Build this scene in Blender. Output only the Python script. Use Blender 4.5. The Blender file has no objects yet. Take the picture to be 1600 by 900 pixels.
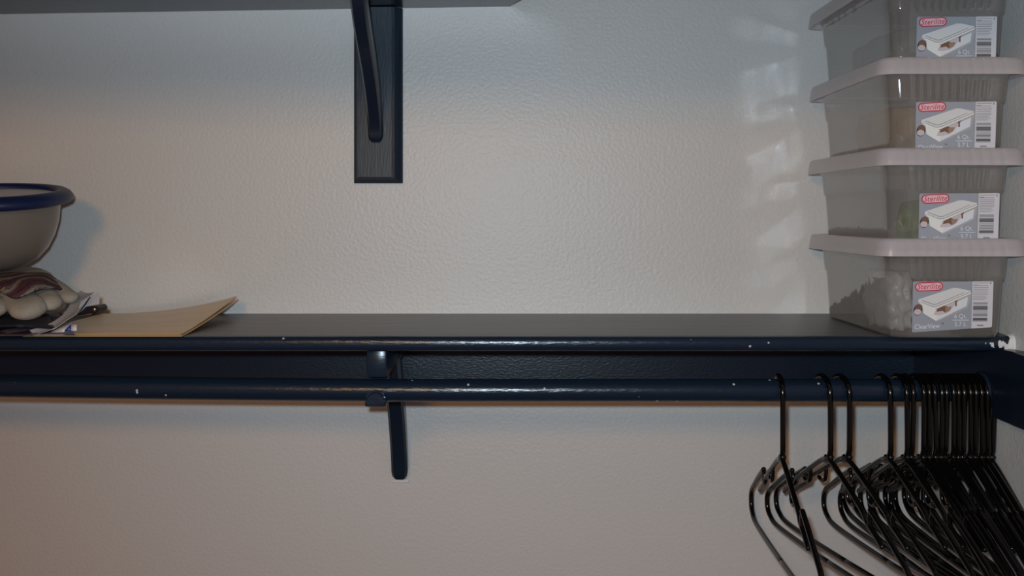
import bpy, bmesh, math, random
from mathutils import Vector, Matrix, noise
random.seed(4)
PI = math.pi
C = bpy.context.scene.collection
SC = bpy.context.scene

# ------------------------------------------------------------------ camera, light, exposure
ZS = 1.66                 # top of the long shelf
ZC = ZS + 0.1676          # lens height
DIST = 1.72               # lens to back wall (the wall is the plane y = 0, the room is at negative y)
F = 1591.0
cd = bpy.data.cameras.new('camera'); cam = bpy.data.objects.new('camera', cd); C.objects.link(cam)
cd.sensor_width = 36; cd.lens = 36 * F / 1600; cd.shift_y = -115 / 1600; cd.clip_start = .01
cam.location = (0, -DIST, ZC); cam.rotation_euler = (PI / 2, 0, 0)
SC.camera = cam

w = bpy.data.worlds.new('room_light'); SC.world = w; w.use_nodes = True
w.node_tree.nodes['Background'].inputs[0].default_value = (1.0, .62, .58, 1)
w.node_tree.nodes['Background'].inputs[1].default_value = .136

def lamp(name, kind, loc, power, col, radius):
    l = bpy.data.lights.new(name, kind); l.energy = power; l.color = col; l.shadow_soft_size = radius
    o = bpy.data.objects.new(name, l); C.objects.link(o); o.location = loc
    return o
lamp('room_lamp', 'POINT', (-.44, -2.40, ZC + .50), 28, (1.0, .51, .12), .13)      # warm lamp out in the room, cut off by the door header
fl_ = lamp('camera_flash', 'SPOT', (-.03, -1.725, ZC + .046), 45, (.69, .88, 1.0), .016)     # the camera's own flash, up and left of the lens
fl_.data.spot_size = math.radians(104); fl_.data.spot_blend = 1.0
fl_.rotation_euler = (PI / 2 - math.radians(1), 0, -math.radians(6))

SC.view_settings.view_transform = 'Standard'; SC.view_settings.look = 'None'
SC.view_settings.exposure = 0; SC.view_settings.gamma = 1; SC.view_settings.use_curve_mapping = False
SC.cycles.caustics_reflective = True; SC.cycles.caustics_refractive = True
SC.cycles.use_guiding = True; SC.cycles.blur_glossy = .1; SC.cycles.use_denoising = True
SC.cycles.sample_clamp_indirect = 0
SC.cycles.transparent_max_bounces = 24; SC.cycles.max_bounces = 10

# ------------------------------------------------------------------ helpers
def wp(x, fwd, z):        # fwd = metres out from the back wall, z relative to the lens
    return Vector((x, -fwd, ZC + z))
def at(px, py, fwd):      # a pixel of the 1600x900 photograph at a known distance from the wall
    d = DIST - fwd
    return Vector(((px - 800) / F * d, -fwd, ZC + (335 - py) / F * d))

def srgb(r, g, b):
    f = lambda c: (c / 255 / 12.92) if c / 255 <= .04045 else ((c / 255 + .055) / 1.055) ** 2.4
    return (f(r), f(g), f(b), 1)

def mat(name, col, rough=.5, spec=.5, bump=None, metal=0, var=None):
    """bump = (scale, strength, distance[, stretch vector]); var = (scale, colour2, amount[, stretch])"""
    m = bpy.data.materials.new(name); m.use_nodes = True
    nt = m.node_tree; p = nt.nodes['Principled BSDF']
    p.inputs['Base Color'].default_value = col; p.inputs['Roughness'].default_value = rough
    p.inputs['Specular IOR Level'].default_value = spec; p.inputs['Metallic'].default_value = metal
    def coords(st):
        tc = nt.nodes.new('ShaderNodeTexCoord'); mp = nt.nodes.new('ShaderNodeMapping')
        nt.links.new(tc.outputs['Object'], mp.inputs[0]); mp.inputs['Scale'].default_value = st
        return mp.outputs[0]
    if bump:
        st = bump[3] if len(bump) > 3 else (1, 1, 1)
        n = nt.nodes.new('ShaderNodeTexNoise'); n.inputs['Scale'].default_value = bump[0]; n.inputs['Detail'].default_value = 3
        nt.links.new(coords(st), n.inputs['Vector'])
        b = nt.nodes.new('ShaderNodeBump'); b.inputs['Strength'].default_value = bump[1]; b.inputs['Distance'].default_value = bump[2]
        nt.links.new(n.outputs['Fac'], b.inputs['Height']); nt.links.new(b.outputs[0], p.inputs['Normal'])
    if var:
        st = var[3] if len(var) > 3 else (1, 1, 1)
        n = nt.nodes.new('ShaderNodeTexNoise'); n.inputs['Scale'].default_value = var[0]; n.inputs['Detail'].default_value = 5
        nt.links.new(coords(st), n.inputs['Vector'])
        r = nt.nodes.new('ShaderNodeValToRGB'); r.color_ramp.elements[0].position = .35; r.color_ramp.elements[1].position = .7
        r.color_ramp.elements[0].color = col
        c2 = var[1]; a = var[2]
        r.color_ramp.elements[1].color = tuple(col[i] * (1 - a) + c2[i] * a for i in range(3)) + (1,)
        nt.links.new(n.outputs['Fac'], r.inputs[0]); nt.links.new(r.outputs[0], p.inputs['Base Color'])
    return m

def specks(m, scale, thr, col):
    """small chips of bare primer in a paint"""
    nt = m.node_tree; p = nt.nodes['Principled BSDF']
    tc = nt.nodes.new('ShaderNodeTexCoord'); v = nt.nodes.new('ShaderNodeTexVoronoi'); v.inputs['Scale'].default_value = scale
    nt.links.new(tc.outputs['Object'], v.inputs['Vector'])
    lt = nt.nodes.new('ShaderNodeMath'); lt.operation = 'LESS_THAN'; lt.inputs[1].default_value = thr
    nt.links.new(v.outputs['Distance'], lt.inputs[0])
    wn = nt.nodes.new('ShaderNodeSeparateColor'); nt.links.new(v.outputs['Color'], wn.inputs[0])
    gt = nt.nodes.new('ShaderNodeMath'); gt.operation = 'GREATER_THAN'; gt.inputs[1].default_value = .86
    nt.links.new(wn.outputs[0], gt.inputs[0])
    mu = nt.nodes.new('ShaderNodeMath'); mu.operation = 'MULTIPLY'
    nt.links.new(lt.outputs[0], mu.inputs[0]); nt.links.new(gt.outputs[0], mu.inputs[1])
    mx = nt.nodes.new('ShaderNodeMix'); mx.data_type = 'RGBA'
    src = p.inputs['Base Color']
    if src.is_linked: nt.links.new(src.links[0].from_socket, mx.inputs[6])
    else: mx.inputs[6].default_value = src.default_value
    mx.inputs[7].default_value = col
    nt.links.new(mu.outputs[0], mx.inputs[0]); nt.links.new(mx.outputs[2], src)

def clear(name, col, haze, rough, tint=(1, 1, 1, 1), ior=1.45, bump=None, trans=.5):
    """cloudy plastic: lets part of the light straight through, scatters part of it (both ways), shiny skin"""
    m = bpy.data.materials.new(name); m.use_nodes = True; nt = m.node_tree; N = nt.nodes; L = nt.links
    N.remove(N['Principled BSDF']); out = N['Material Output']
    tr = N.new('ShaderNodeBsdfTransparent'); tr.inputs[0].default_value = tint
    df = N.new('ShaderNodeBsdfDiffuse'); df.inputs[0].default_value = col
    tl = N.new('ShaderNodeBsdfTranslucent'); tl.inputs[0].default_value = col
    gl_ = N.new('ShaderNodeBsdfGlossy'); gl_.inputs['Roughness'].default_value = rough; gl_.inputs[0].default_value = (1, 1, 1, 1)
    m1 = N.new('ShaderNodeMixShader'); m1.inputs[0].default_value = trans; L.new(df.outputs[0], m1.inputs[1]); L.new(tl.outputs[0], m1.inputs[2])
    m2 = N.new('ShaderNodeMixShader'); m2.inputs[0].default_value = haze; L.new(tr.outputs[0], m2.inputs[1]); L.new(m1.outputs[0], m2.inputs[2])
    fr = N.new('ShaderNodeFresnel'); fr.inputs[0].default_value = ior
    ge = N.new('ShaderNodeNewGeometry'); inv = N.new('ShaderNodeMath'); inv.operation = 'SUBTRACT'; inv.inputs[0].default_value = 1; L.new(ge.outputs['Backfacing'], inv.inputs[1])
    fm = N.new('ShaderNodeMath'); fm.operation = 'MULTIPLY'; L.new(fr.outputs[0], fm.inputs[0]); L.new(inv.outputs[0], fm.inputs[1])   # the skin shines on its outer side
    m3 = N.new('ShaderNodeMixShader'); L.new(fm.outputs[0], m3.inputs[0]); L.new(m2.outputs[0], m3.inputs[1]); L.new(gl_.outputs[0], m3.inputs[2])
    L.new(m3.outputs[0], out.inputs[0])
    if bump:
        tc = N.new('ShaderNodeTexCoord'); mp = N.new('ShaderNodeMapping'); L.new(tc.outputs['Object'], mp.inputs[0]); mp.inputs['Scale'].default_value = bump[3]
        n = N.new('ShaderNodeTexNoise'); n.inputs['Scale'].default_value = bump[0]; n.inputs['Detail'].default_value = 2; L.new(mp.outputs[0], n.inputs['Vector'])
        b = N.new('ShaderNodeBump'); b.inputs['Strength'].default_value = bump[1]; b.inputs['Distance'].default_value = bump[2]
        L.new(n.outputs['Fac'], b.inputs['Height']); L.new(b.outputs[0], gl_.inputs['Normal'])
    return m

def obj(name, bm, m, parent=None, smooth=True, origin=None, auto=None):
    me = bpy.data.meshes.new(name)
    bmesh.ops.recalc_face_normals(bm, faces=bm.faces)
    org = Vector(origin) if origin is not None else Vector((0, 0, 0))
    base = parent
    tot = Vector(org)
    while base is not None:
        tot = tot + base.location; base = base.parent
    for v in bm.verts: v.co -= tot
    for f in bm.faces: f.smooth = smooth
    bm.to_mesh(me); bm.free()
    for k in (m if isinstance(m, (list, tuple)) else [m]): me.materials.append(k)
    if auto and smooth: me.set_sharp_from_angle(angle=math.radians(auto))
    o = bpy.data.objects.new(name, me); C.objects.link(o); o.location = org
    if parent: o.parent = parent
    return o
def tag(o, label, cat, group=None):
    o['label'] = label; o['category'] = cat
    if group: o['group'] = group
    return o
def thing(name, label, cat, loc, group=None):
    o = bpy.data.objects.new(name, None); C.objects.link(o); o.location = loc; o.empty_display_size = .03
    return tag(o, label, cat, group)
def struct(name, bm, m, smooth=False, origin=None):
    o = obj(name, bm, m, None, smooth, origin); o['kind'] = 'structure'; return o
def copy_tree(o, parent=None):
    c = o.copy(); C.objects.link(c)
    if parent: c.parent = parent
    for ch in list(o.children): copy_tree(ch, c)
    return c

def box(bm, x0, x1, f0, f1, z0, z1, bevel=0, seg=2):
    vs = [bm.verts.new(wp(x, f, z)) for x in (x0, x1) for f in (f0, f1) for z in (z0, z1)]
    q = [(0, 1, 3, 2), (4, 6, 7, 5), (0, 4, 5, 1), (2, 3, 7, 6), (0, 2, 6, 4), (1, 5, 7, 3)]
    fs = [bm.faces.new([vs[i] for i in k]) for k in q]
    if bevel:
        es = {e for f in fs for e in f.edges}
        bmesh.ops.bevel(bm, geom=list(es), offset=bevel, segments=seg, affect='EDGES', profile=.5)
def prism(bm, pts, x0, x1, bevel=0):
    """outline in (fwd, z) swept along x"""
    a = [bm.verts.new(wp(x0, f, z)) for f, z in pts]; b = [bm.verts.new(wp(x1, f, z)) for f, z in pts]
    n = len(pts); fs = [bm.faces.new(a), bm.faces.new(b[::-1])]
    caps = list(fs)
    for i in range(n): fs.append(bm.faces.new((a[i], a[(i + 1) % n], b[(i + 1) % n], b[i])))
    if bevel:
        es = {e for f in caps for e in f.edges}
        bmesh.ops.bevel(bm, geom=list(es), offset=bevel, segments=2, affect='EDGES', profile=.5)
def loft(bm, rings, cap0=True, cap1=True, closed=True):
    R = [[bm.verts.new(p) for p in r] for r in rings]
    for a, b in zip(R, R[1:]):
        n = len(a)
        for i in range(n if closed else n - 1):
            bm.faces.new((a[i], a[(i + 1) % n], b[(i + 1) % n], b[i]))
    if cap0: bm.faces.new(R[0][::-1])
    if cap1: bm.faces.new(R[-1])
    return R
def smoothpath(pts, n=6):
    """Catmull-Rom through the points"""
    P = [Vector(p) for p in pts]; out = []
    for i in range(len(P) - 1):
        p0 = P[max(i - 1, 0)]; p1 = P[i]; p2 = P[i + 1]; p3 = P[min(i + 2, len(P) - 1)]
        for k in range(n):
            t = k / n
            out.append(.5 * ((2 * p1) + (p2 - p0) * t + (2 * p0 - 5 * p1 + 4 * p2 - p3) * t * t + (3 * p1 - p0 - 3 * p2 + p3) * t ** 3))
    out.append(P[-1]); return out
def tube(bm, path, r, seg=10, round_ends=True, flat=1.0, tip=None):
    path = [Vector(p) for p in path]
    T = [(path[min(i + 1, len(path) - 1)] - path[max(i - 1, 0)]).normalized() for i in range(len(path))]
    ref = Vector((1, 0, 0)) if abs(T[0].x) < .9 else Vector((0, 0, 1))
    N = (ref - T[0] * ref.dot(T[0])).normalized(); rings = []
    rr = r if callable(r) else (lambda t: r)
    L = len(path)
    for i, p in enumerate(path):
        N = (N - T[i] * N.dot(T[i])).normalized(); B = T[i].cross(N); q = rr(i / (L - 1))
        rings.append([p + N * (q * math.cos(2 * PI * k / seg)) + B * (q * flat * math.sin(2 * PI * k / seg)) for k in range(seg)])
    if round_ends:
        def shrink(ring, p, t, s, o): return [p + (v - p) * s + t * o for v in ring]
        r0, r1 = rr(0), rr(1)
        cap = (75, 50, 25) if max(r0, r1) > .01 else (62, 32)
        cs = [(math.cos(math.radians(q)), math.sin(math.radians(q))) for q in cap]
        rings = [shrink(rings[0], path[0], T[0], c, -r0 * (tip or flat) * e) for c, e in cs] + rings + [shrink(rings[-1], path[-1], T[-1], c, r1 * (tip or flat) * e) for c, e in cs[::-1]]
    loft(bm, rings)
def sheet(bm, grid, th):
    """a thin bent sheet with thickness: grid[i][j] of points"""
    A = [[bm.verts.new(p) for p in row] for row in grid]
    for a, b in zip(A, A[1:]):
        for j in range(len(a) - 1): bm.faces.new((a[j], a[j + 1], b[j + 1], b[j]))
    bmesh.ops.recalc_face_normals(bm, faces=bm.faces)
    bmesh.ops.solidify(bm, geom=list(bm.faces), thickness=th)
# ------------------------------------------------------------------ materials
M_wall = mat('white_wall_paint', srgb(214, 208, 204), .41, .44, (170, .34, .0026))
M_wall2 = mat('white_side_wall_paint', srgb(208, 206, 204), .5, .4, (170, .3, .0026))
M_plain = mat('plain_white_paint', srgb(205, 203, 200), .7, .3)
M_floor = mat('closet_floor', srgb(120, 105, 92), .6, .3)
NAVY = srgb(22, 36, 52)
M_navy = mat('navy_gloss_paint', NAVY, .24, .42, (260, .3, .0006, (.25, 1, 1)))
M_navys = mat('navy_gloss_paint_with_chips', NAVY, .24, .42, (300, .45, .0009, (.3, 1, 1)))
specks(M_navys, 75, .13, srgb(190, 186, 180))
M_cleat = mat('navy_gloss_paint_on_board', srgb(19, 29, 44), .3, .45, (420, .5, .0007, (.35, 1, .8)))
M_top = mat('dusty_sheen_shelf_top', srgb(52, 55, 62), .36, .55, (60, .25, .003, (.12, 1.4, 1)), var=(9, srgb(92, 88, 84), .55, (.25, 3, 1)))  # navy greyed in streaks: sheen of the wall and dust put into the colour
M_bare = mat('bare_brown_wood', srgb(112, 84, 66), .6, .3, (60, .2, .001, (.1, 1, 1)))
M_chip = mat('white_caulk', srgb(226, 222, 220), .6, .3, (200, .4, .002))
M_black = mat('black_hanger_plastic', srgb(9, 8, 8), .13, .45)
M_tub = clear('cloudy_clear_plastic', srgb(208, 200, 194), .22, .08, (.95, .95, .94, 1), 1.85, (24, .36, .007, (1, 1, .10)))
M_lid = clear('milky_white_lid_plastic', srgb(232, 223, 224), .84, .28, (1, 1, 1, 1), 1.45)
M_ltub = clear('cloudy_bowl_plastic', srgb(176, 166, 158), .66, .35, (1, .98, .95, 1), 1.4)
M_blue = mat('dark_blue_lid_plastic', srgb(22, 34, 74), .4, .45)
M_env = mat('manila_paper', srgb(236, 198, 140), .28, .5, (30, .15, .002), var=(7, srgb(206, 166, 108), .6, (1, 3, 1)))

# ------------------------------------------------------------------ structure
XR = .69                  # right wall
b = bmesh.new(); box(b, -1.75, XR + .12, -.12, 0, -ZC, .62); struct('wall_back', b, M_wall)
b = bmesh.new(); box(b, XR, XR + .12, 0, .74, -ZC, .62); struct('wall_right', b, M_wall2)
b = bmesh.new(); box(b, -1.87, -1.75, -.12, .74, -ZC, .62); struct('wall_left', b, M_plain)
b = bmesh.new(); box(b, -1.87, XR + .12, -.12, .74, .62, .72); struct('ceiling', b, M_plain)
b = bmesh.new(); box(b, -1.87, XR + .12, -.12, 3.2, -ZC - .1, -ZC); struct('floor', b, M_floor)
b = bmesh.new(); box(b, -1.75, XR, .62, .74, .280, .62); struct('wall_front', b, M_plain)        # header over the closet door
UND = -.1676 - .0205      # underside of the shelf
b = bmesh.new(); box(b, -1.75, XR, 0, .019, UND - .094, UND, .002); struct('trim_1', b, M_cleat)   # board along the back wall under the shelf
b = bmesh.new()
# board along the right wall, a little ragged where the paint meets the wall
n = 40; up = []; dn = []
for i in range(n + 1):
    f = .019 + (.60 - .019) * i / n
    j = .0022 * noise.noise(Vector((f * 30, 3, 1)))
    up.append((f, UND + .003 + (j if f > .33 else 0))); dn.append((f, UND - .094))
prism(b, up + dn[::-1], XR - .019, XR); struct('trim_2', b, M_cleat)

# ------------------------------------------------------------------ long shelf
SD = .324
b = bmesh.new()
sh = thing('shelf', 'long navy painted closet shelf with dusty grey-sheened top, carrying the boxes', 'shelf', wp(-.5, .16, UND))
box(b, -1.75, XR - .0005, .0005, SD - .012, UND, -.1676); obj('board', b, M_top, sh, False)
pts = [(SD - .012, -.1676)]
for i in range(13):
    a = PI / 2 - PI * i / 12
    c_ = math.cos(a); s_ = math.sin(a)
    pts.append((SD - .0115 + .0115 * abs(c_) ** .7, (UND - .1676) / 2 + .01025 * math.copysign(abs(s_) ** .8, s_) - .0002))
pts.append((SD - .012, UND))
b = bmesh.new(); prism(b, pts[1:-1], -1.75, XR - .003); o = obj('nosing', b, M_navys, sh, True, auto=50); o['label'] = 'rounded navy front edge of the shelf'
# smear of white caulk where the front edge meets the right wall
b = bmesh.new(); NU, NV = 70, 26; grid = {}
for i in range(NU + 1):
    for j in range(NV + 1):
        t = i / NU; a = math.radians(100 - 200 * j / NV); c_, s_ = math.cos(a), math.sin(a)
        lump_ = .0006 + (.0026 * math.exp(-t * 9)) + .0006 * noise.noise(Vector((i * .35, j * .35, 5)))
        rf = .0115 * math.copysign(abs(c_) ** .7, c_) + lump_ * c_; rz = .01025 * math.copysign(abs(s_) ** .8, s_) + lump_ * s_
        grid[i, j] = wp(XR - .0005 - .042 * t, SD - .0115 + rf, (UND - .1676) / 2 + rz)
vv = {}
for i in range(NU):
    for j in range(NV):
        t = (i + .5) / NU; v = (j + .5) / NV
        nz = noise.noise(Vector((i * .11, j * .22, 1.7))) + .35 * noise.noise(Vector((i * .22, j * .5, 8)))
        keep = t < .17 + .10 * nz or (abs(v - (.56 - .10 * t)) < .20 * (1 - t) + .16 * nz - .02 and t < .95 + .1 * nz)
        if keep:
            b.faces.new([vv.setdefault(k, None) or vv.__setitem__(k, b.verts.new(grid[k])) or vv[k] for k in ((i, j), (i + 1, j), (i + 1, j + 1), (i, j + 1))])
o = obj('caulk_smear', b, M_chip, sh); o['label'] = 'white caulk smeared over the navy front edge'

# ------------------------------------------------------------------ rod
RF, RZ, RR = .27, -.2505, .0162
rod = thing('closet_rod', 'long round navy closet rod with small paint chips', 'rod', wp(-.5, RF, RZ))
def arc_rod(name, a0, a1, r, m, lab=None):
    bb = bmesh.new(); n_ = 24
    ang = [a0 + (a1 - a0) * i / n_ for i in range(n_ + 1)]
    rings = []
    for x in [-1.75 + i * (XR - .02 + 1.75) / 40 for i in range(41)]:
        dz = .0064 * (max(0, -.15 - x) / .58) ** 1.5
        rings.append([wp(x, RF + r * math.cos(a), RZ + dz + r * math.sin(a)) for a in ang])
    loft(bb, rings, True, True, True)
    o_ = obj(name, bb, m, rod, True, auto=50)
    if lab: o_['label'] = lab
arc_rod('pole', 0, 2 * PI * 23 / 24, RR, M_navys)

b = bmesh.new()
loft(b, [[wp(x, RF + r * math.cos(2 * PI * k / 32), RZ + r * math.sin(2 * PI * k / 32)) for k in range(32)] for x, r in ((XR - .0195, .027), (XR - .0215, .0275), (XR - .024, .026), (XR - .026, .0225), (XR - .031, .0215), (XR - .0325, .0205), (XR - .0325, RR + .0002))], True, True)
obj('end_socket', b, M_navys, rod, True, auto=40)
# ------------------------------------------------------------------ rod bracket below the shelf
BX = -.190
bk = thing('rod_bracket', 'small navy wooden bracket holding the rod under the long shelf', 'bracket', wp(BX, 0, -.446))
b = bmesh.new(); box(b, BX - .0145, BX + .0145, .019, .292, UND - .041, UND - .0002, .003); obj('arm', b, M_navy, bk, auto=40)
# cradle: back plate, curved bed under the rod, round lip in front
pts = [(RF - .0275, UND - .04), (RF - .0275, RZ - .006)]
for i in range(9):
    a = math.radians(205 + 115 * i / 8); pts.append((RF + .0225 * math.cos(a), RZ + .0215 * math.sin(a) + .003))
pts += [(RF + .024, RZ - .0185), (RF + .024, RZ - .002)]
for i in range(10):
    a = math.radians(-8 - 160 * i / 9); pts.append((RF + (RR + .0006) * math.cos(a), RZ + (RR + .0006) * math.sin(a)))
pts += [(RF - RR - .0006, UND - .04)]
b = bmesh.new(); prism(b, pts, BX - .0145, BX + .0125); obj('cradle', b, M_navy, bk, False)
# round front lip
b = bmesh.new(); cz = RZ - .0085; out = []
for i in range(17):
    a = PI * i / 16; out.append((BX - .0005 + .0140 * math.cos(a), cz + .0125 * math.sin(a)))
out += [(BX - .0155, cz - .0060), (BX - .0145, cz - .0095), (BX + .0135, cz - .0095), (BX + .0145, cz - .0060)]
A = [b.verts.new(wp(x, RF + .031, z)) for x, z in out]; Bv = [b.verts.new(wp(x, RF + .022, z)) for x, z in out]
fs = [b.faces.new(A)]; b.faces.new(Bv[::-1])
for i in range(len(A)): b.faces.new((A[i], A[(i + 1) % len(A)], Bv[(i + 1) % len(A)], Bv[i]))
bmesh.ops.bevel(b, geom=list(fs[0].edges), offset=.0032, segments=3, affect='EDGES')
obj('lip', b, M_navys, bk, auto=40)
# diagonal brace from the arm down to the wall
def brace(path, hw, th, mtl, parent, name='brace'):
    """path in (fwd, z), a bar of half width hw about x and thickness th"""
    P = smoothpath([Vector((f, z, 0)) for f, z in path], 5); rings = []
    for i, p in enumerate(P):
        t = (P[min(i + 1, len(P) - 1)] - P[max(i - 1, 0)]).normalized(); nrm = Vector((-t.y, t.x, 0))
        rnd_ = ((.62, .7), (.9, .92), (1, 1))[min(i, 2)]; ring = []
        for sx, sn in ((-1, -1), (-1, -.5), (-1, .6), (-.72, 1), (.72, 1), (1, .6), (1, -.5), (1, -1)):
            q = p + nrm * (sn * th / 2 * rnd_[1]); ring.append(wp(parent['x'] + sx * hw * rnd_[0], q.x, q.y))
        rings.append(ring)
    bb = bmesh.new(); loft(bb, rings); return obj(name, bb, mtl, parent, True, auto=35)
bk['x'] = BX + .002
brace([(.011, -.442), (.022, -.40), (.055, -.335), (.10, -.27), (.145, UND - .03)], .0135, -.019, M_navy, bk)
b = bmesh.new(); box(b, BX - .0118, BX + .0165, .0005, .005, -.4525, -.446, .001); o = obj('unpainted_edge', b, M_chip, bk); o['label'] = 'white unpainted edge at the foot of the brace'

# ------------------------------------------------------------------ upper shelf and its bracket
UZ = .351
up = thing('upper_shelf', 'dark navy short shelf high on the wall at the top', 'shelf', wp(-.003, 0, UZ))
b = bmesh.new()
th = .02
out = [(-1.74, .0005), (-.0035, .0005), (.088, .29), (.08, .30), (-1.74, .30)]
A = [b.verts.new(wp(x, f, UZ)) for x, f in out]; Bv = [b.verts.new(wp(x, f, UZ + th)) for x, f in out]
b.faces.new(A); b.faces.new(Bv[::-1])
for i in range(len(A)): b.faces.new((A[i], A[(i + 1) % len(A)], Bv[(i + 1) % len(A)], Bv[i]))
tilt = Matrix.Translation(up.location) @ Matrix.Rotation(math.radians(-.85), 4, 'Y') @ Matrix.Translation(-up.location)
bmesh.ops.transform(b, matrix=tilt, verts=b.verts)
obj('board', b, M_navy, up, False)
ub = thing('shelf_bracket', 'navy wooden bracket with panelled back plate and curved brace under upper shelf', 'bracket', wp(-.2245, 0, .053))
x0, x1, z0, z1, T = -.2655, -.1840, .0525, .346, .021
li, ri, bi = .009, .017, .010
b = bmesh.new()
def ring4(xa, xb, za, zb, f): return [wp(xa, f, za), wp(xb, f, za), wp(xb, f, zb), wp(xa, f, zb)]
loft(b, [ring4(x0, x1, z0, z1, .0004), ring4(x0, x1, z0, z1, T - .012), ring4(x0 + .0015, x1 - .002, z0 + .002, z1, T - .009),
         ring4(x0 + li * .55, x1 - ri * .45, z0 + bi * .5, z1, T - .005), ring4(x0 + li * .8, x1 - ri * .7, z0 + bi * .8, z1, T + .0005), ring4(x0 + li, x1 - ri, z0 + bi, z1, T)])
obj('back_plate', b, mat('navy_gloss_paint_vertical', NAVY, .42, .36, (420, .35, .0008, (1, 1, .10))), ub, False)
ub['x'] = -.2265
M_brace = mat('navy_paint_brace', srgb(26, 34, 50), .3, .5, (120, .2, .001))
brace([(.0215, .122), (.030, .150), (.055, .185), (.085, .215), (.125, .246), (.165, .273), (.195, .297), (.215, .322), (.222, .345)], .0118, -.026, M_brace, ub)

# ------------------------------------------------------------------ storage boxes
BL, BR_, BB, BFR = .486, .688, .031, .376
BH, LZ, PITCH = .1355, .1116, .1205
proto = thing('storage_box', '', 'storage box', wp((BL + BR_) / 2, (BB + BFR) / 2, -.1676 + .0003))
cx, cy = proto.location.x, proto.location.y
hw, hl = (BR_ - BL) / 2, (BFR - BB) / 2
def rr_fix(inset, z, r, ripple=0):
    w2, l2 = hw - inset, hl - inset; pts_ = []
    NX, NY, NC = 44, 26, 7
    def side(ax, ay, bx, by, n_, nx_, ny_):
        for i in range(n_):
            t = i / n_; o_ = ripple * (1 if (i // 2) % 2 else -1) if 1 < i < n_ - 1 and ny_ else 0
            pts_.append(Vector((cx + ax + (bx - ax) * t + nx_ * o_, cy + ay + (by - ay) * t + ny_ * o_, proto.location.z + z)))
    def corner(ox, oy, a0):
        for i in range(NC):
            a = a0 + PI / 2 * i / NC; pts_.append(Vector((cx + ox + r * math.cos(a), cy + oy + r * math.sin(a), proto.location.z + z)))
    side(-w2 + r, -l2, w2 - r, -l2, NX, 0, -1); corner(w2 - r, -l2 + r, -PI / 2)
    side(w2, -l2 + r, w2, l2 - r, NY, 1, 0); corner(w2 - r, l2 - r, 0)
    side(w2 - r, l2, -w2 + r, l2, NX, 0, 1); corner(-w2 + r, l2 - r, PI / 2)
    side(-w2, l2 - r, -w2, -l2 + r, NY, -1, 0); corner(-w2 + r, -l2 + r, PI)
    return pts_
b = bmesh.new()
prof = [(.034, 0, .018, 0), (.029, .0015, .020, 0), (.0265, .006, .021, 0), (.0225, .076, .022, 0), (.0205, .079, .022, .0), (.0200, .083, .022, .0007), (.0180, .106, .022, .0007), (.0178, .109, .022, 0), (.0150, .1165, .022, 0)]
inn = [(i_ + .0015, z_ - .0002 if k else z_ + .0015, r_ - .001, rp) for k, (i_, z_, r_, rp) in enumerate(prof)]
inn[0] = (.034, .0016, .018, 0); inn[1] = (.030, .003, .019, 0)
loft(b, [rr_fix(*p) for p in prof] + [rr_fix(*p) for p in inn[::-1]])
obj('tub', b, M_tub, proto, True, auto=40)
b = bmesh.new()
prof = [(.020, LZ + .0070, .020, 0), (.006, LZ + .0070, .022, 0), (.0045, LZ + .004, .022, 0), (.002, LZ, .022, 0), (.0003, LZ + .0003, .022, .0002), (.001, LZ + .006, .022, .0007), (.0025, LZ + .018, .022, .0006),
        (.0045, LZ + .0222, .021, 0), (.008, LZ + .0239, .020, 0), (.0135, LZ + .0236, .018, 0), (.018, LZ + .020, .016, 0), (.0205, LZ + .0105, .015, 0), (.024, LZ + .0089, .014, 0)]
loft(b, [rr_fix(*p) for p in prof])
o = obj('lid', b, M_lid, proto, True, auto=40); o['label'] = 'milky white snap-on lid'

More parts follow.
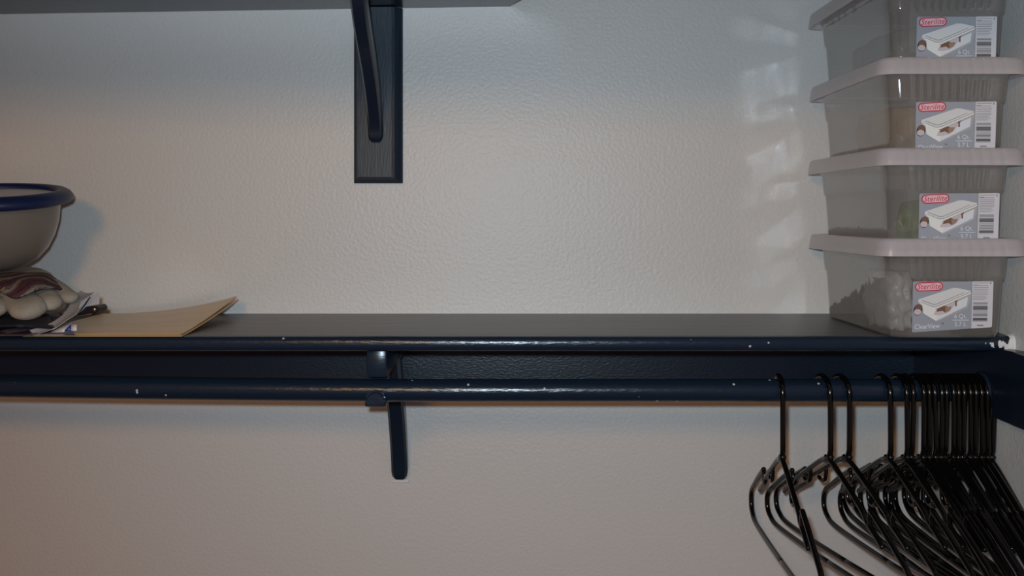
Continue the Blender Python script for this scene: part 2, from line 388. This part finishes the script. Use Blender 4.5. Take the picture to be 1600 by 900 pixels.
# printed label: every patch of print is a flat face on the sticker
LM = {k: mat('label_' + k, srgb(*c), .35, .4) for k, c in dict(grey=(160, 161, 170), white=(216, 211, 216), red=(196, 40, 62), pink=(236, 190, 196), dark=(70, 66, 72), lid=(222, 218, 216),
      side=(235, 232, 226), shade=(180, 174, 174), brown=(128, 92, 74), tan=(160, 132, 110), skin=(206, 190, 192), pale=(224, 223, 228), bar=(96, 90, 92), line=(150, 142, 146)).items()}
LK = list(LM)
def label_mesh():
    bb = bmesh.new()
    Wl = .1085
    def P(x, y, k):           # sticker drawing units: about 1047 wide, 665 high
        u = (x - 113) / 1047
        X = (u - .5) * Wl; Z = (500 - y) / 1047 * Wl
        return Vector((X, -.00006 * k - .0002, Z))
    def poly(pts_, m, k):
        f_ = bb.faces.new([bb.verts.new(P(x, y, k)) for x, y in pts_]); f_.material_index = LK.index(m)
    def ell(cx_, cy_, rx, ry, m, k, a0=0, n_=20):
        ca, sa = math.cos(a0), math.sin(a0)
        poly([(cx_ + rx * math.cos(t) * ca - ry * math.sin(t) * sa, cy_ + rx * math.cos(t) * sa + ry * math.sin(t) * ca) for t in [2 * PI * i / n_ for i in range(n_)]], m, k)
    def pill(cx_, cy_, w_, h_, m, k, rot=-.045):
        pts_ = []; r = h_ / 2
        for i in range(11): a = -PI / 2 + PI * i / 10; pts_.append((w_ / 2 - r + r * math.cos(a), r * math.sin(a)))
        for i in range(11): a = PI / 2 + PI * i / 10; pts_.append((-w_ / 2 + r + r * math.cos(a), r * math.sin(a)))
        c, s = math.cos(rot), math.sin(rot)
        poly([(cx_ + x * c - y * s, cy_ + x * s + y * c) for x, y in pts_], m, k)
    def bar(xa, xb, ya, yb, m, k): poly([(xa, ya), (xb, ya), (xb, yb), (xa, yb)], m, k)
    def text(s, cx_, cy_, size, m, k, shear=0, bold=0, rot=0, sx=1, space=1):
        cu = bpy.data.curves.new('print', 'FONT'); cu.body = s; cu.size = 1; cu.align_x = 'CENTER'; cu.align_y = 'CENTER'; cu.shear = shear; cu.offset = bold; cu.space_character = space; cu.resolution_u = 3
        to = bpy.data.objects.new('print', cu); C.objects.link(to)
        me = bpy.data.meshes.new_from_object(to.evaluated_get(bpy.context.evaluated_depsgraph_get()))
        c, s_ = math.cos(rot), math.sin(rot)
        vs = []
        for v in me.vertices:
            x, y = v.co.x * size * sx, -v.co.y * size
            vs.append(bb.verts.new(P(cx_ + x * c - y * s_, cy_ + x * s_ + y * c, k)))
        for pl in me.polygons:
            try: f_ = bb.faces.new([vs[i] for i in pl.vertices]); f_.material_index = LK.index(m)
            except ValueError: pass
        bpy.data.objects.remove(to); bpy.data.curves.remove(cu); bpy.data.meshes.remove(me)
    poly([(118, 175), (130, 163), (884, 160), (884, 778), (135, 828), (120, 818)], 'grey', 0)
    poly([(884, 160), (1150, 157), (1160, 170), (1156, 748), (1142, 762), (884, 778)], 'white', 0)
    # bed of the drawing: shadow, tub, lid, open side with shoe
    poly([(230, 560), (440, 690), (835, 505), (880, 340), (640, 238), (190, 400)], 'shade', 1)
    poly([(245, 460), (428, 525), (440, 672), (425, 676), (265, 582)], 'side', 2)
    poly([(428, 525), (838, 345), (820, 482), (440, 672)], 'pale', 2)
    poly([(428, 525), (838, 345), (836, 362), (429, 545)], 'shade', 3)
    poly([(395, 602), (408, 560), (432, 530), (560, 470), (705, 402), (695, 430), (610, 545), (560, 580), (480, 600)], 'skin', 4)
    poly([(440, 520), (530, 478), (590, 500), (625, 495), (600, 545), (545, 572), (505, 545), (430, 560)], 'brown', 5)
    poly([(540, 500), (620, 490), (600, 545), (548, 568)], 'tan', 6)
    poly([(660, 425), (705, 402), (690, 440), (692, 486), (668, 486), (672, 450)], 'brown', 5)
    poly([(195, 395), (640, 250), (690, 248), (865, 285), (872, 322), (440, 515), (390, 520), (225, 462), (190, 430)], 'lid', 7)
    poly([(225, 430), (380, 490), (440, 485), (868, 300), (872, 322), (440, 515), (390, 520), (225, 462)], 'side', 8)
    poly([(240, 405), (385, 458), (430, 455), (780, 305), (785, 309), (432, 463), (383, 466), (236, 412)], 'line', 9)
    poly([(225, 428), (380, 488), (440, 483), (866, 298), (868, 304), (440, 491), (380, 496), (224, 434)], 'line', 9)
    # the other shoe behind
    ell(190, 535, 58, 76, 'dark', 2, .25); ell(196, 510, 44, 46, 'brown', 3, .25); ell(186, 562, 48, 38, 'skin', 4)
    # maker's oval
    pill(325, 230, 362, 118, 'red', 10); pill(325, 230, 334, 92, 'pink', 11)
    text('Sterilite', 322, 231, 100, 'red', 12, .28, .006, -.045, .86, 1.10)
    # writing
    text('ClearView', 312, 752, 92, 'pale', 10, 0, .006, -.05, .84)
    text('TM', 512, 712, 22, 'dark', 10, 0, .02)
    text('6 Qt.', 742, 618, 82, 'pale', 10, 0, 0, -.02, .95); bar(640, 852, 663, 671, 'pale', 10); text('5.7 L', 742, 722, 82, 'pale', 10, 0, 0, -.02, .95)
    bar(880, 888, 160, 778, 'shade', 10)
    for i, (y, xe) in enumerate([(180, 1095), (207, 960), (214, 1090), (240, 1100), (262, 1095), (285, 1090), (310, 1095), (330, 1090), (352, 1060), (372, 1085), (394, 1055)]):
        bar(900, xe, y, y + 7, 'line', 2)
    bar(1116, 1132, 172, 200, 'line', 2)
    yb = 434
    rnd = random.Random(8)
    while yb < 690:
        h = rnd.choice((3, 4, 6, 9)); heavy = 485 < yb < 512 or 632 < yb < 668
        bar(904, 1092, yb, yb + h + (3 if heavy else 0), 'dark' if heavy else 'bar', 2); yb += h + rnd.choice((4, 5, 7)) + (0 if heavy else 3)
    bar(960, 1045, 728, 746, 'line', 2)
    return bb
bb = label_mesh()
me = bpy.data.meshes.new('label'); bb.to_mesh(me); bb.free()
for k in LK: me.materials.append(LM[k])
lb = bpy.data.objects.new('label', me); C.objects.link(lb); lb.parent = [c for c in proto.children if c.name == 'tub'][0]
lb['label'] = 'grey printed sticker with a drawing of a lidded box and a bar code'
LTILT = math.atan2(.004, .07)
lab_px = {0: (1488, 480), 1: (1498, 343), 2: (1493, 200), 3: (1494, 67)}
names = ['bottom clear plastic storage box of the stack, standing on shelf, white bag inside',
         'clear plastic storage box second from the bottom of the stack, green leafy cloth inside',
         'clear plastic storage box third from the bottom of the stack, tan cloth inside',
         'topmost clear plastic storage box of the stack, cut off by the photo edge']
boxes = [proto]
for i in range(1, 4): boxes.append(copy_tree(proto))
offs = [(0, 0, 0), (-.001, .001, .15), (.0005, -.001, -.2), (0, .001, .2)]
for i, o in enumerate(boxes):
    o.location = Vector((cx + offs[i][0], cy + offs[i][1], proto.location.z if i == 0 else boxes[0].location.z + PITCH * i))
    o.rotation_euler.z = math.radians(offs[i][2]); o['label'] = names[i]; o['group'] = 'stacked storage boxes on the shelf'
    l = [g for c in o.children for g in c.children][0]
    p = at(lab_px[i][0], lab_px[i][1], -cy + hl - .0243); lz = p.z - o.location.z
    l.location = (p.x - o.location.x, -hl + .0265 - (lz - .006) * .0571 - .0002, lz); l.rotation_euler.x = LTILT
# ------------------------------------------------------------------ things inside the boxes
def lump(name, label, cat, c, s, m, sub=4, amp=.25, freq=3.0, seed=0, flatb=None):
    bb_ = bmesh.new(); bmesh.ops.create_icosphere(bb_, subdivisions=sub, radius=1)
    for v in bb_.verts:
        d_ = v.co.normalized()
        k_ = 1 + amp * noise.noise(d_ * freq + Vector((seed, 0, 0))) + amp * .6 * abs(noise.noise(d_ * freq * 2.3 + Vector((0, seed, 0))))
        q = d_ * k_
        # boxier than a ball
        e = max(abs(q.x), abs(q.y), abs(q.z)); q = q * (.55 + .45 * q.length / max(e, 1e-4))
        q = Vector((max(-1, min(1, q.x)), max(-1, min(1, q.y)), max(-1, min(1, q.z))))
        v.co = Vector(c) + Vector((q.x * s[0], q.y * s[1], q.z * s[2]))
    o_ = obj(name, bb_, m, None, True, origin=(c[0], c[1], c[2] - s[2]))
    return tag(o_, label, cat)
M_bag = clear('thin_white_plastic', srgb(240, 238, 236), .92, .25, (1, 1, 1, 1), 1.45, (60, .6, .01, (1, 1, 1)), .3)
M_tan = mat('tan_cloth', srgb(150, 128, 104), .85, .2, (120, .4, .003), var=(25, srgb(190, 160, 110), .8))
M_leaf = mat('leaf_print_cloth', srgb(40, 78, 40), .85, .2, (90, .4, .003), var=(80, srgb(150, 160, 90), .8))
M_grey = mat('grey_cloth', srgb(128, 126, 122), .85, .2, (120, .4, .003))
base = [bx.location.z + .0032 for bx in boxes]
lump('plastic_bag', 'crumpled white plastic bag inside the bottom storage box', 'bag', (.541, -.255, base[0] + .0425), (.0225, .055, .041), M_bag, 4, .3, 3.2, 3)
lump('folded_cloth', 'tan folded cloth inside the bottom storage box', 'cloth', (.600, -.17, base[0] + .034), (.022, .09, .033), M_tan, 4, .12, 2, 5)
b = bmesh.new()
g = []
for i in range(9):
    row = []
    for j in range(7):
        t = i / 8; s_ = j / 6
        p0 = at(1398 + 42 * s_ + 12 * t * (1 - s_), 376 - 60 * t - 5 * s_ * t, .338 - .012 * t + .004 * math.sin(s_ * 6 + t * 4))
        row.append(p0)
    g.append(row)
sheet(b, g, .004)
tag(obj('leafy_cloth', b, M_leaf, None, True, origin=(.54, -.33, base[1])), 'green leaf-patterned cloth standing inside the second storage box', 'cloth')
lump('folded_cloth', 'tan folded cloth inside the third storage box', 'cloth', (.565, -.22, base[2] + .040), (.035, .10, .039), M_tan, 4, .14, 2, 9)
lump('folded_cloth', 'dull grey folded cloth inside the topmost storage box', 'cloth', (.572, -.21, base[3] + .034), (.045, .11, .033), M_grey, 4, .14, 2, 12)

# ------------------------------------------------------------------ hangers
hang = thing('hanger', '', 'hanger', wp(0, RF, RZ))
TR = .0039
def H(y, z, x=0): return wp(x, RF + y, RZ + z)
hp = []
rp = RR + TR + .004; zc = RR + TR + .0003 - rp
for i in range(22):
    a = math.radians(205 - 205 * i / 21); hp.append(H(rp * math.cos(a), zc + rp * math.sin(a)))
hp += [H(rp, -.03), H(rp - .0005, -.06), H(rp - .001, -.080), H(rp - .004, -.088), H(rp - .009, -.094)]
b = bmesh.new(); tube(b, hp, TR, 10); obj('hook', b, M_black, hang)
b = bmesh.new()
ny = rp - .010
for s in (1, -1):
    inner = [H(ny - s * .004, -.092), H(ny + s * .020, -.100), H(ny + s * .060, -.121), H(ny + s * .098, -.142), H(ny + s * .106, -.150), H(ny + s * .112, -.155), H(ny + s * .140, -.170), H(ny + s * .146, -.174)]
    tube(b, smoothpath(inner, 4), TR, 8)
    outer = [H(ny + s * .118, -.136), H(ny + s * .150, -.153), H(ny + s * .190, -.177), H(ny + s * .206, -.187), H(ny + s * .2145, -.200), H(ny + s * .2135, -.216), H(ny + s * .203, -.227), H(ny + s * .178, -.235), H(ny + s * .10, -.238), H(ny, -.239)]
    tube(b, smoothpath(outer, 4), TR, 8)
    tube(b, [H(ny + s * .119, -.137), H(ny + s * .114, -.146), H(ny + s * .116, -.156)], TR * .85, 8)       # the bridge across the strap notch
    tube(b, smoothpath([H(ny + s * .055, -.122), H(ny + s * .058, -.136), H(ny + s * .067, -.141), H(ny + s * .076, -.138)], 4), TR * .75, 8)  # small loop hook
obj('frame', b, M_black, hang)
b = bmesh.new()
tube(b, [H(ny + .008, -.090), H(ny, -.095), H(ny - .008, -.0965)], .0052, 8); obj('neck_joint', b, M_black, hang)
spots = [(1224, -2), (1293, 9), (1322, 12), (1388, 7), (1414, 6.4), (1425, 5.6), (1441, 6.6), (1450, 5.6), (1459, 4.6), (1470, 4.4), (1478, 3.6), (1489, 3.8), (1497, 3), (1506, 2.2), (1516, 2), (1525, 1.4), (1534, .8), (1543, .6), (1554, 0)]
ords = ['first', 'second', 'third', 'fourth', 'fifth', 'sixth', 'seventh', 'eighth', 'ninth', 'tenth', 'eleventh', 'twelfth', 'thirteenth', 'fourteenth', 'fifteenth', 'sixteenth', 'seventeenth', 'eighteenth', 'last']
for i, (px, yaw) in enumerate(spots):
    h = hang if i == 0 else copy_tree(hang)
    d = DIST - RF - rp
    h.location = wp((px - 800) / F * d, RF, RZ); h.rotation_euler.z = math.radians(yaw)
    h.rotation_euler.x = math.radians(random.uniform(-2.0, 2.0)); h.rotation_euler.y = math.radians(0 if i < 4 else random.uniform(-1.0, 1.0))
    h['group'] = 'black hangers on the rod'
    if i == 0: h['label'] = 'black plastic hanger hanging alone at the left end of the row'
    elif i == 1: h['label'] = 'black plastic hanger, second from the left, turned askew on the rod'
    elif i == 2: h['label'] = 'black plastic hanger, third from the left, close beside the second'
    elif i == 3: h['label'] = 'black plastic hanger, fourth from the left, at the left of the crowded bunch'
    elif i == 18: h['label'] = 'black plastic hanger at the right end of the row, nearest the right wall'
    else: h['label'] = 'black plastic hanger, %s from the left, in the crowded bunch on the rod' % ords[i]

# ------------------------------------------------------------------ left end of the shelf: envelope, papers, clip, glove, bowl
S0 = -.1676
b = bmesh.new(); g = []
NI, NJ = 14, 14
for i in range(NI + 1):
    row = []
    t = i / NI                                    # 0 = right edge, 1 = left edge
    for j in range(NJ + 1):
        s_ = j / NJ                               # 0 = front, 1 = back
        x = -.4535 - .218 * t; f = .322 - .274 * s_
        x += .004 * s_ * (1 - t)
        z = S0 + .0012 + (.0255 * (1 - t) ** 2.2 + .002) * s_ ** 1.25
        row.append(wp(x, f, z))
    g.append(row)
sheet(b, g, .0012)
env = thing('envelope', 'tan manila envelope lying on the shelf with one back corner curled up', 'envelope', wp(-.6, .19, S0))
obj('back_sheet', b, M_env, env, auto=40)
b = bmesh.new(); g = []
for i in range(NI + 1):
    row = []
    t = i / NI
    for j in range(NJ + 1):
        s_ = j / NJ
        x = -.4555 - .216 * t + .0035 * s_ * (1 - t); f = .320 - .270 * s_
        z = S0 + .0031 + (.0285 * (1 - t) ** 2.2 + .002) * s_ ** 1.25
        row.append(wp(x, f, z))
    g.append(row)
sheet(b, g, .0008); obj('front_sheet', b, M_env, env, auto=40)

def printed(name, c1, c2, scale, st, rough=.3, thr=.5):
    m = mat(name, c1, rough, .6); nt = m.node_tree
    tc = nt.nodes.new('ShaderNodeTexCoord'); mp = nt.nodes.new('ShaderNodeMapping'); mp.inputs['Scale'].default_value = st
    n_ = nt.nodes.new('ShaderNodeTexNoise'); n_.inputs['Scale'].default_value = scale; n_.inputs['Detail'].default_value = 4
    r = nt.nodes.new('ShaderNodeValToRGB'); e = r.color_ramp.elements
    e[0].position = thr - .04; e[0].color = c1; e[1].position = thr + .04; e[1].color = c2
    nt.links.new(tc.outputs['Object'], mp.inputs[0]); nt.links.new(mp.outputs[0], n_.inputs['Vector']); nt.links.new(n_.outputs['Fac'], r.inputs[0])
    nt.links.new(r.outputs[0], nt.nodes['Principled BSDF'].inputs['Base Color'])
    return m
M_fly = printed('printed_flyer_paper', srgb(150, 138, 142), srgb(74, 60, 72), 26, (1, .5, 1))
M_mag = printed('dark_magazine_cover', srgb(20, 26, 44), srgb(60, 66, 82), 18, (1, 1, 1), .25, .6)
M_silver = mat('silvery_white_paper', srgb(192, 186, 188), .3, .6)
M_labelblue = mat('blue_print', srgb(36, 64, 150), .35, .5)
# printed flyer at the bottom
def bent(xa, xb, fa, fb, zf, ni=12, nj=10):
    return [[wp(xa + (xb - xa) * i / ni, fa + (fb - fa) * j / nj, zf(i / ni, j / nj)) for j in range(nj + 1)] for i in range(ni + 1)]
g = bent(-.98, -.597, .331, .06, lambda u, v: S0 + .0080 + .008 * v + .0012 * math.sin(u * 6) * (1 - v) - (.0030 + .0036 * max(0, 1 - u * 1.4)) * (1 - v) ** 3)
for i, row in enumerate(g):
    for j, q in enumerate(row): q.x -= .15 * (i / 12) * (j / 10)
b = bmesh.new(); sheet(b, g, .0022)
tag(obj('flyer', b, M_fly, None, origin=wp(-.82, .2, S0), auto=40), 'glossy printed flyer at the bottom of the pile under the work glove', 'paper')
g = bent(-.97, -.632, .316, .10, lambda u, v: S0 + .0125 + .008 * v + .006 * u * (1 - u) * 2 + .002 * math.sin(u * 9))
for i, row in enumerate(g):
    for j, q in enumerate(row): q.x -= .11 * (i / 12) * (j / 10)        # lies turned a little on the pile
b = bmesh.new(); sheet(b, g, .004)
tag(obj('magazine', b, M_mag, None, origin=wp(-.82, .2, S0 + .012), auto=40), 'dark navy magazine lying between the flyer and the work glove', 'magazine')
# silvery sheet curling up towards the clip
fl = thing('curled_sheet', 'silvery white sheet curling up beside the glove with a clip', 'paper', wp(-.70, .24, S0 + .012))
b = bmesh.new(); g = []
lo = [at(62, 520, .326), at(85, 513, .322), at(104, 500, .310), at(118, 491, .300), at(129, 478, .285), at(140, 464, .265), at(147, 456, .250)]
hi = [at(46, 516, .316), at(74, 507, .302), at(93, 496, .284), at(104, 485, .266), at(111, 472, .248), at(118, 461, .228), at(126, 454, .210)]
for p, q in zip(smoothpath(lo, 4), smoothpath(hi, 4)):
    g.append([p + (q - p) * (j / 5) + Vector((0, 0, -.003 * math.sin(j / 5 * PI))) for j in range(6)])
sheet(b, g, .0006); obj('sheet', b, M_silver, fl, auto=60)
b = bmesh.new(); g = []
for p, q in ((at(127, 470, .281), at(119, 493, .284)), (at(140, 462, .263), at(133, 489, .272)), (at(155, 457, .245), at(155, 482, .262))):
    g.append([p + (q - p) * j / 4 for j in range(5)])
sheet(b, g, .0006); obj('flap', b, M_silver, fl, auto=60)
b = bmesh.new(); g = [[at(99, 517, .326), at(109, 508, .322)], [at(110.5, 517, .326), at(110.5, 508, .322)]]
sheet(b, [[at(100, 517, .3275), at(106, 511, .3250), at(110, 507, .3232)], [at(111, 517, .3275), at(111, 511, .3250), at(111, 507, .3232)]], .0005)
o = obj('blue_print', b, M_labelblue, fl); o['label'] = 'blue printed corner of the sheet'
b = bmesh.new(); sheet(b, [[at(111, 517, .3275), at(111, 507, .3232)], [at(120, 517, .3275), at(120, 507, .3232)]], .0005)
o = obj('white_margin', b, mat('white_margin', srgb(225, 215, 214), .4), fl)
b = bmesh.new(); sheet(b, [[at(78, 520, .329), at(92, 512, .322), at(104, 504, .315)], [at(99, 519, .3285), at(110, 510, .3225), at(113, 504, .316)]], .0006); obj('corner', b, M_silver, fl)
# binder clip
cl = thing('binder_clip', 'black binder clip with a shiny rivet on the curled sheet', 'clip', at(138, 492, .285))
b = bmesh.new()
fr = [at(119, 493, .290), at(126, 487, .290), at(134, 479.5, .290), at(143, 478, .290), at(150, 478, .290), at(153.5, 481.5, .290), at(153.5, 486, .290), at(150, 489.5, .290), at(139, 491, .290)]
A = [b.verts.new(p) for p in fr]; Bv = [b.verts.new(p + Vector((.004, .022, .001))) for p in fr]
f0 = b.faces.new(A); b.faces.new(Bv[::-1])
for i in range(len(A)): b.faces.new((A[i], A[(i + 1) % len(A)], Bv[(i + 1) % len(A)], Bv[i]))
bmesh.ops.bevel(b, geom=list(f0.edges), offset=.0008, segments=2, affect='EDGES')
obj('clip_body', b, mat('black_clip_steel', srgb(16, 16, 17), .3, .5), cl, auto=40)
M_steel = mat('shiny_steel', srgb(190, 188, 184), .25, .5, None, 1)
b = bmesh.new(); bmesh.ops.create_uvsphere(b, u_segments=14, v_segments=8, radius=.0026, matrix=Matrix.Translation(at(147.5, 483.5, .291)) @ Matrix.Diagonal((1, .6, 1, 1))); o = obj('rivet', b, M_steel, cl); o['label'] = 'shiny steel rivet'
b = bmesh.new(); tube(b, [at(118, 494, .2915), at(130, 492.5, .2915), at(143, 490.5, .2915)], .0007, 6); o = obj('wire_edge', b, M_steel, cl)
b = bmesh.new(); tube(b, [at(121, 491, .289), at(131, 478, .284), at(140.5, 464.5, .270)], .0009, 6); obj('slit_line', b, mat('black_slit_line', srgb(20, 20, 20), .3), cl)  # thin dark line along the slit between sheet and flap

# work glove
M_suede = mat('grey_suede', srgb(172, 164, 152), .9, .2, (220, .5, .002), var=(40, srgb(148, 140, 128), .7))
M_strip = mat('striped_glove_fabric', srgb(92, 62, 72), .85, .2, (300, .5, .002))
def stripes():
    nt = M_strip.node_tree; p = nt.nodes['Principled BSDF']
    tc = nt.nodes.new('ShaderNodeTexCoord'); mp = nt.nodes.new('ShaderNodeMapping'); mp.inputs['Rotation'].default_value = (0, 0, math.radians(32))
    wv = nt.nodes.new('ShaderNodeTexWave'); wv.bands_direction = 'X'; wv.inputs['Scale'].default_value = 10; wv.inputs['Distortion'].default_value = 3.5; wv.inputs['Detail'].default_value = 3; wv.inputs['Detail Scale'].default_value = 3
    r = nt.nodes.new('ShaderNodeValToRGB')
    e = r.color_ramp.elements; e[0].color = srgb(70, 44, 56); e[1].color = srgb(96, 62, 66); e[1].position = .30
    for pos, c in ((.46, srgb(64, 50, 66)), (.60, srgb(92, 56, 62)), (.72, srgb(66, 52, 62)), (.80, srgb(166, 138, 84)), (.86, srgb(72, 54, 62)), (.96, srgb(128, 122, 116))):
        q = e.new(pos); q.color = c
    nt.links.new(tc.outputs['Object'], mp.inputs[0]); nt.links.new(mp.outputs[0], wv.inputs['Vector']); nt.links.new(wv.outputs['Fac'], r.inputs[0]); nt.links.new(r.outputs[0], p.inputs['Base Color'])
stripes()
gl = thing('work_glove', 'grey suede work glove with striped fabric back, under the bowl', 'glove', wp(-.78, .22, S0 + .02))
def finger(name, path, r0, r1, flat=.62, m=M_suede):
    P = smoothpath(path, 5); bb_ = bmesh.new()
    tube(bb_, P, lambda t: (r0 + (r1 - r0) * t) , 20, True, flat, .95)
    for v in bb_.verts: v.co += .0014 * noise.noise_vector(v.co * 55)
    return obj(name, bb_, m, gl)
finger('finger', [at(-30, 458, .262), at(-20, 470, .284), at(-11, 482, .306)], .0200, .0215, .55)
finger('finger', [at(24, 458, .266), at(34, 470, .288), at(45, 482, .310)], .0220, .0250, .55)
finger('finger', [at(62, 454, .250), at(70, 463, .270), at(79, 473, .290)], .0150, .0160, .62)
finger('thumb', [at(82, 446, .215), at(95, 455, .238), at(109, 465, .261)], .0140, .0125, .62)
# back of the hand: a sheet of striped fabric over the pile, and the suede knuckle strap on top
b = bmesh.new(); g = []
prof_b = [(-60, 428, .150), (-10, 429, .165), (22, 428, .17), (45, 428, .17), (74, 428, .165), (92, 438, .165), (106, 449, .170)]
prof_m = [(-60, 435, .24), (-10, 434, .255), (22, 435, .262), (42, 434, .262), (70, 434, .246), (88, 440, .215), (104, 448, .205)]
prof_f = [(-60, 452, .292), (-6, 453, .302), (22, 466, .314), (40, 462, .312), (60, 453, .300), (80, 450, .276), (100, 453, .25)]
for t in [i / 8 for i in range(9)]:
    row = []
    for a_, m_, f_ in zip(prof_b, prof_m, prof_f):
        A_, M_, F_ = at(*a_), at(*m_), at(*f_)
        row.append(A_ * (1 - t) ** 2 + (M_ * 2 - (A_ + F_) / 2) * 2 * t * (1 - t) * 1.0 + F_ * t * t)
    g.append(smoothpath(row, 4))
for r_ in g:
    for q in r_: q += Vector((0, -.004, .002)) + .0012 * noise.noise_vector(q * 40)
sheet(b, g, .003); o = obj('striped_back', b, M_strip, gl); o['label'] = 'striped maroon and yellow fabric back'
b = bmesh.new(); g = []
for t in [i / 6 for i in range(7)]:
    row = []
    for px, ya, yb_, fa, fb in ((-60, 416, 429, .10, .175), (0, 418, 430, .10, .186), (40, 417, 429, .10, .19), (62, 419, 428, .10, .185), (80, 427, 431, .11, .178)):
        q = at(px, ya + (yb_ - ya) * t ** 1.5, fa + (fb - fa) * t); row.append(q)
    g.append(smoothpath(row, 4))
sheet(b, g, .004); o = obj('knuckle_strap', b, M_suede, gl)
# palm: the soft body that carries all of it
b = bmesh.new(); bmesh.ops.create_icosphere(b, subdivisions=4, radius=1)
pc = at(4, 464, .185)
for v in b.verts:
    q = v.co.copy(); q = Vector((math.copysign(abs(q.x) ** .8, q.x), math.copysign(abs(q.y) ** .8, q.y), math.copysign(abs(q.z) ** .7, q.z)))
    v.co = pc + Vector((q.x * .088, q.y * .066, q.z * .026 + (-.016 if q.x > .4 else 0) * max(0, q.x - .4))) + .003 * noise.noise_vector(q * 3)
obj('palm', b, M_suede, gl)

# bowl with blue lid
bo = thing('plastic_bowl', 'round cloudy plastic bowl with a dark blue lid, sitting on the glove', 'bowl', at(-13, 416, .175))
bc = bo.location
prof = [(0, 0), (.045, 0), (.054, .003), (.066, .010), (.080, .024), (.090, .042), (.0965, .062), (.099, .082), (.100, .094)]
b = bmesh.new(); SEG = 64
def lathe(bb_, prof_, c):
    rings = [[Vector((c.x + r * math.cos(2 * PI * k / SEG), c.y + r * math.sin(2 * PI * k / SEG), c.z + z)) for k in range(SEG)] for r, z in prof_]
    loft(bb_, rings, True, True)
inn = [(r - .0018, z + .0015) for r, z in prof[2:]][::-1]
lathe(b, [(r, z * 1.10) for r, z in [(.001, 0)] + prof[1:] + [(.100, .0955)] + inn + [(.001, .004)]], bc)
tiltm = Matrix.Translation(bc) @ Matrix.Rotation(math.radians(7.5), 4, 'X') @ Matrix.Rotation(math.radians(1.0), 4, 'Y') @ Matrix.Translation(-bc)
bmesh.ops.transform(b, matrix=tiltm, verts=b.verts); obj('bowl_body', b, M_ltub, bo, auto=50)
lidr = [(.099, .087), (.112, .087), (.1165, .089), (.1185, .093), (.1178, .098), (.114, .103), (.108, .1065), (.101, .107), (.096, .105), (.0935, .101)]
b = bmesh.new()
rings = [[Vector((bc.x + r * math.cos(2 * PI * k / SEG), bc.y + r * math.sin(2 * PI * k / SEG), bc.z + z + .0095)) for k in range(SEG)] for r, z in lidr + [(.0935, .0985), (.099, .0965)]]
loft(b, rings + [rings[0]], False, False); bmesh.ops.remove_doubles(b, verts=b.verts, dist=1e-6)
bmesh.ops.transform(b, matrix=tiltm, verts=b.verts); o = obj('lid_rim', b, M_blue, bo); o['label'] = 'dark blue lid rim'
b = bmesh.new(); lathe(b, [(.001, .1075), (.0935, .1075), (.0935, .1090), (.001, .1090)], bc)
bmesh.ops.transform(b, matrix=tiltm, verts=b.verts); o = obj('lid_panel', b, M_ltub, bo, auto=40); o['label'] = 'cloudy clear middle of the lid'
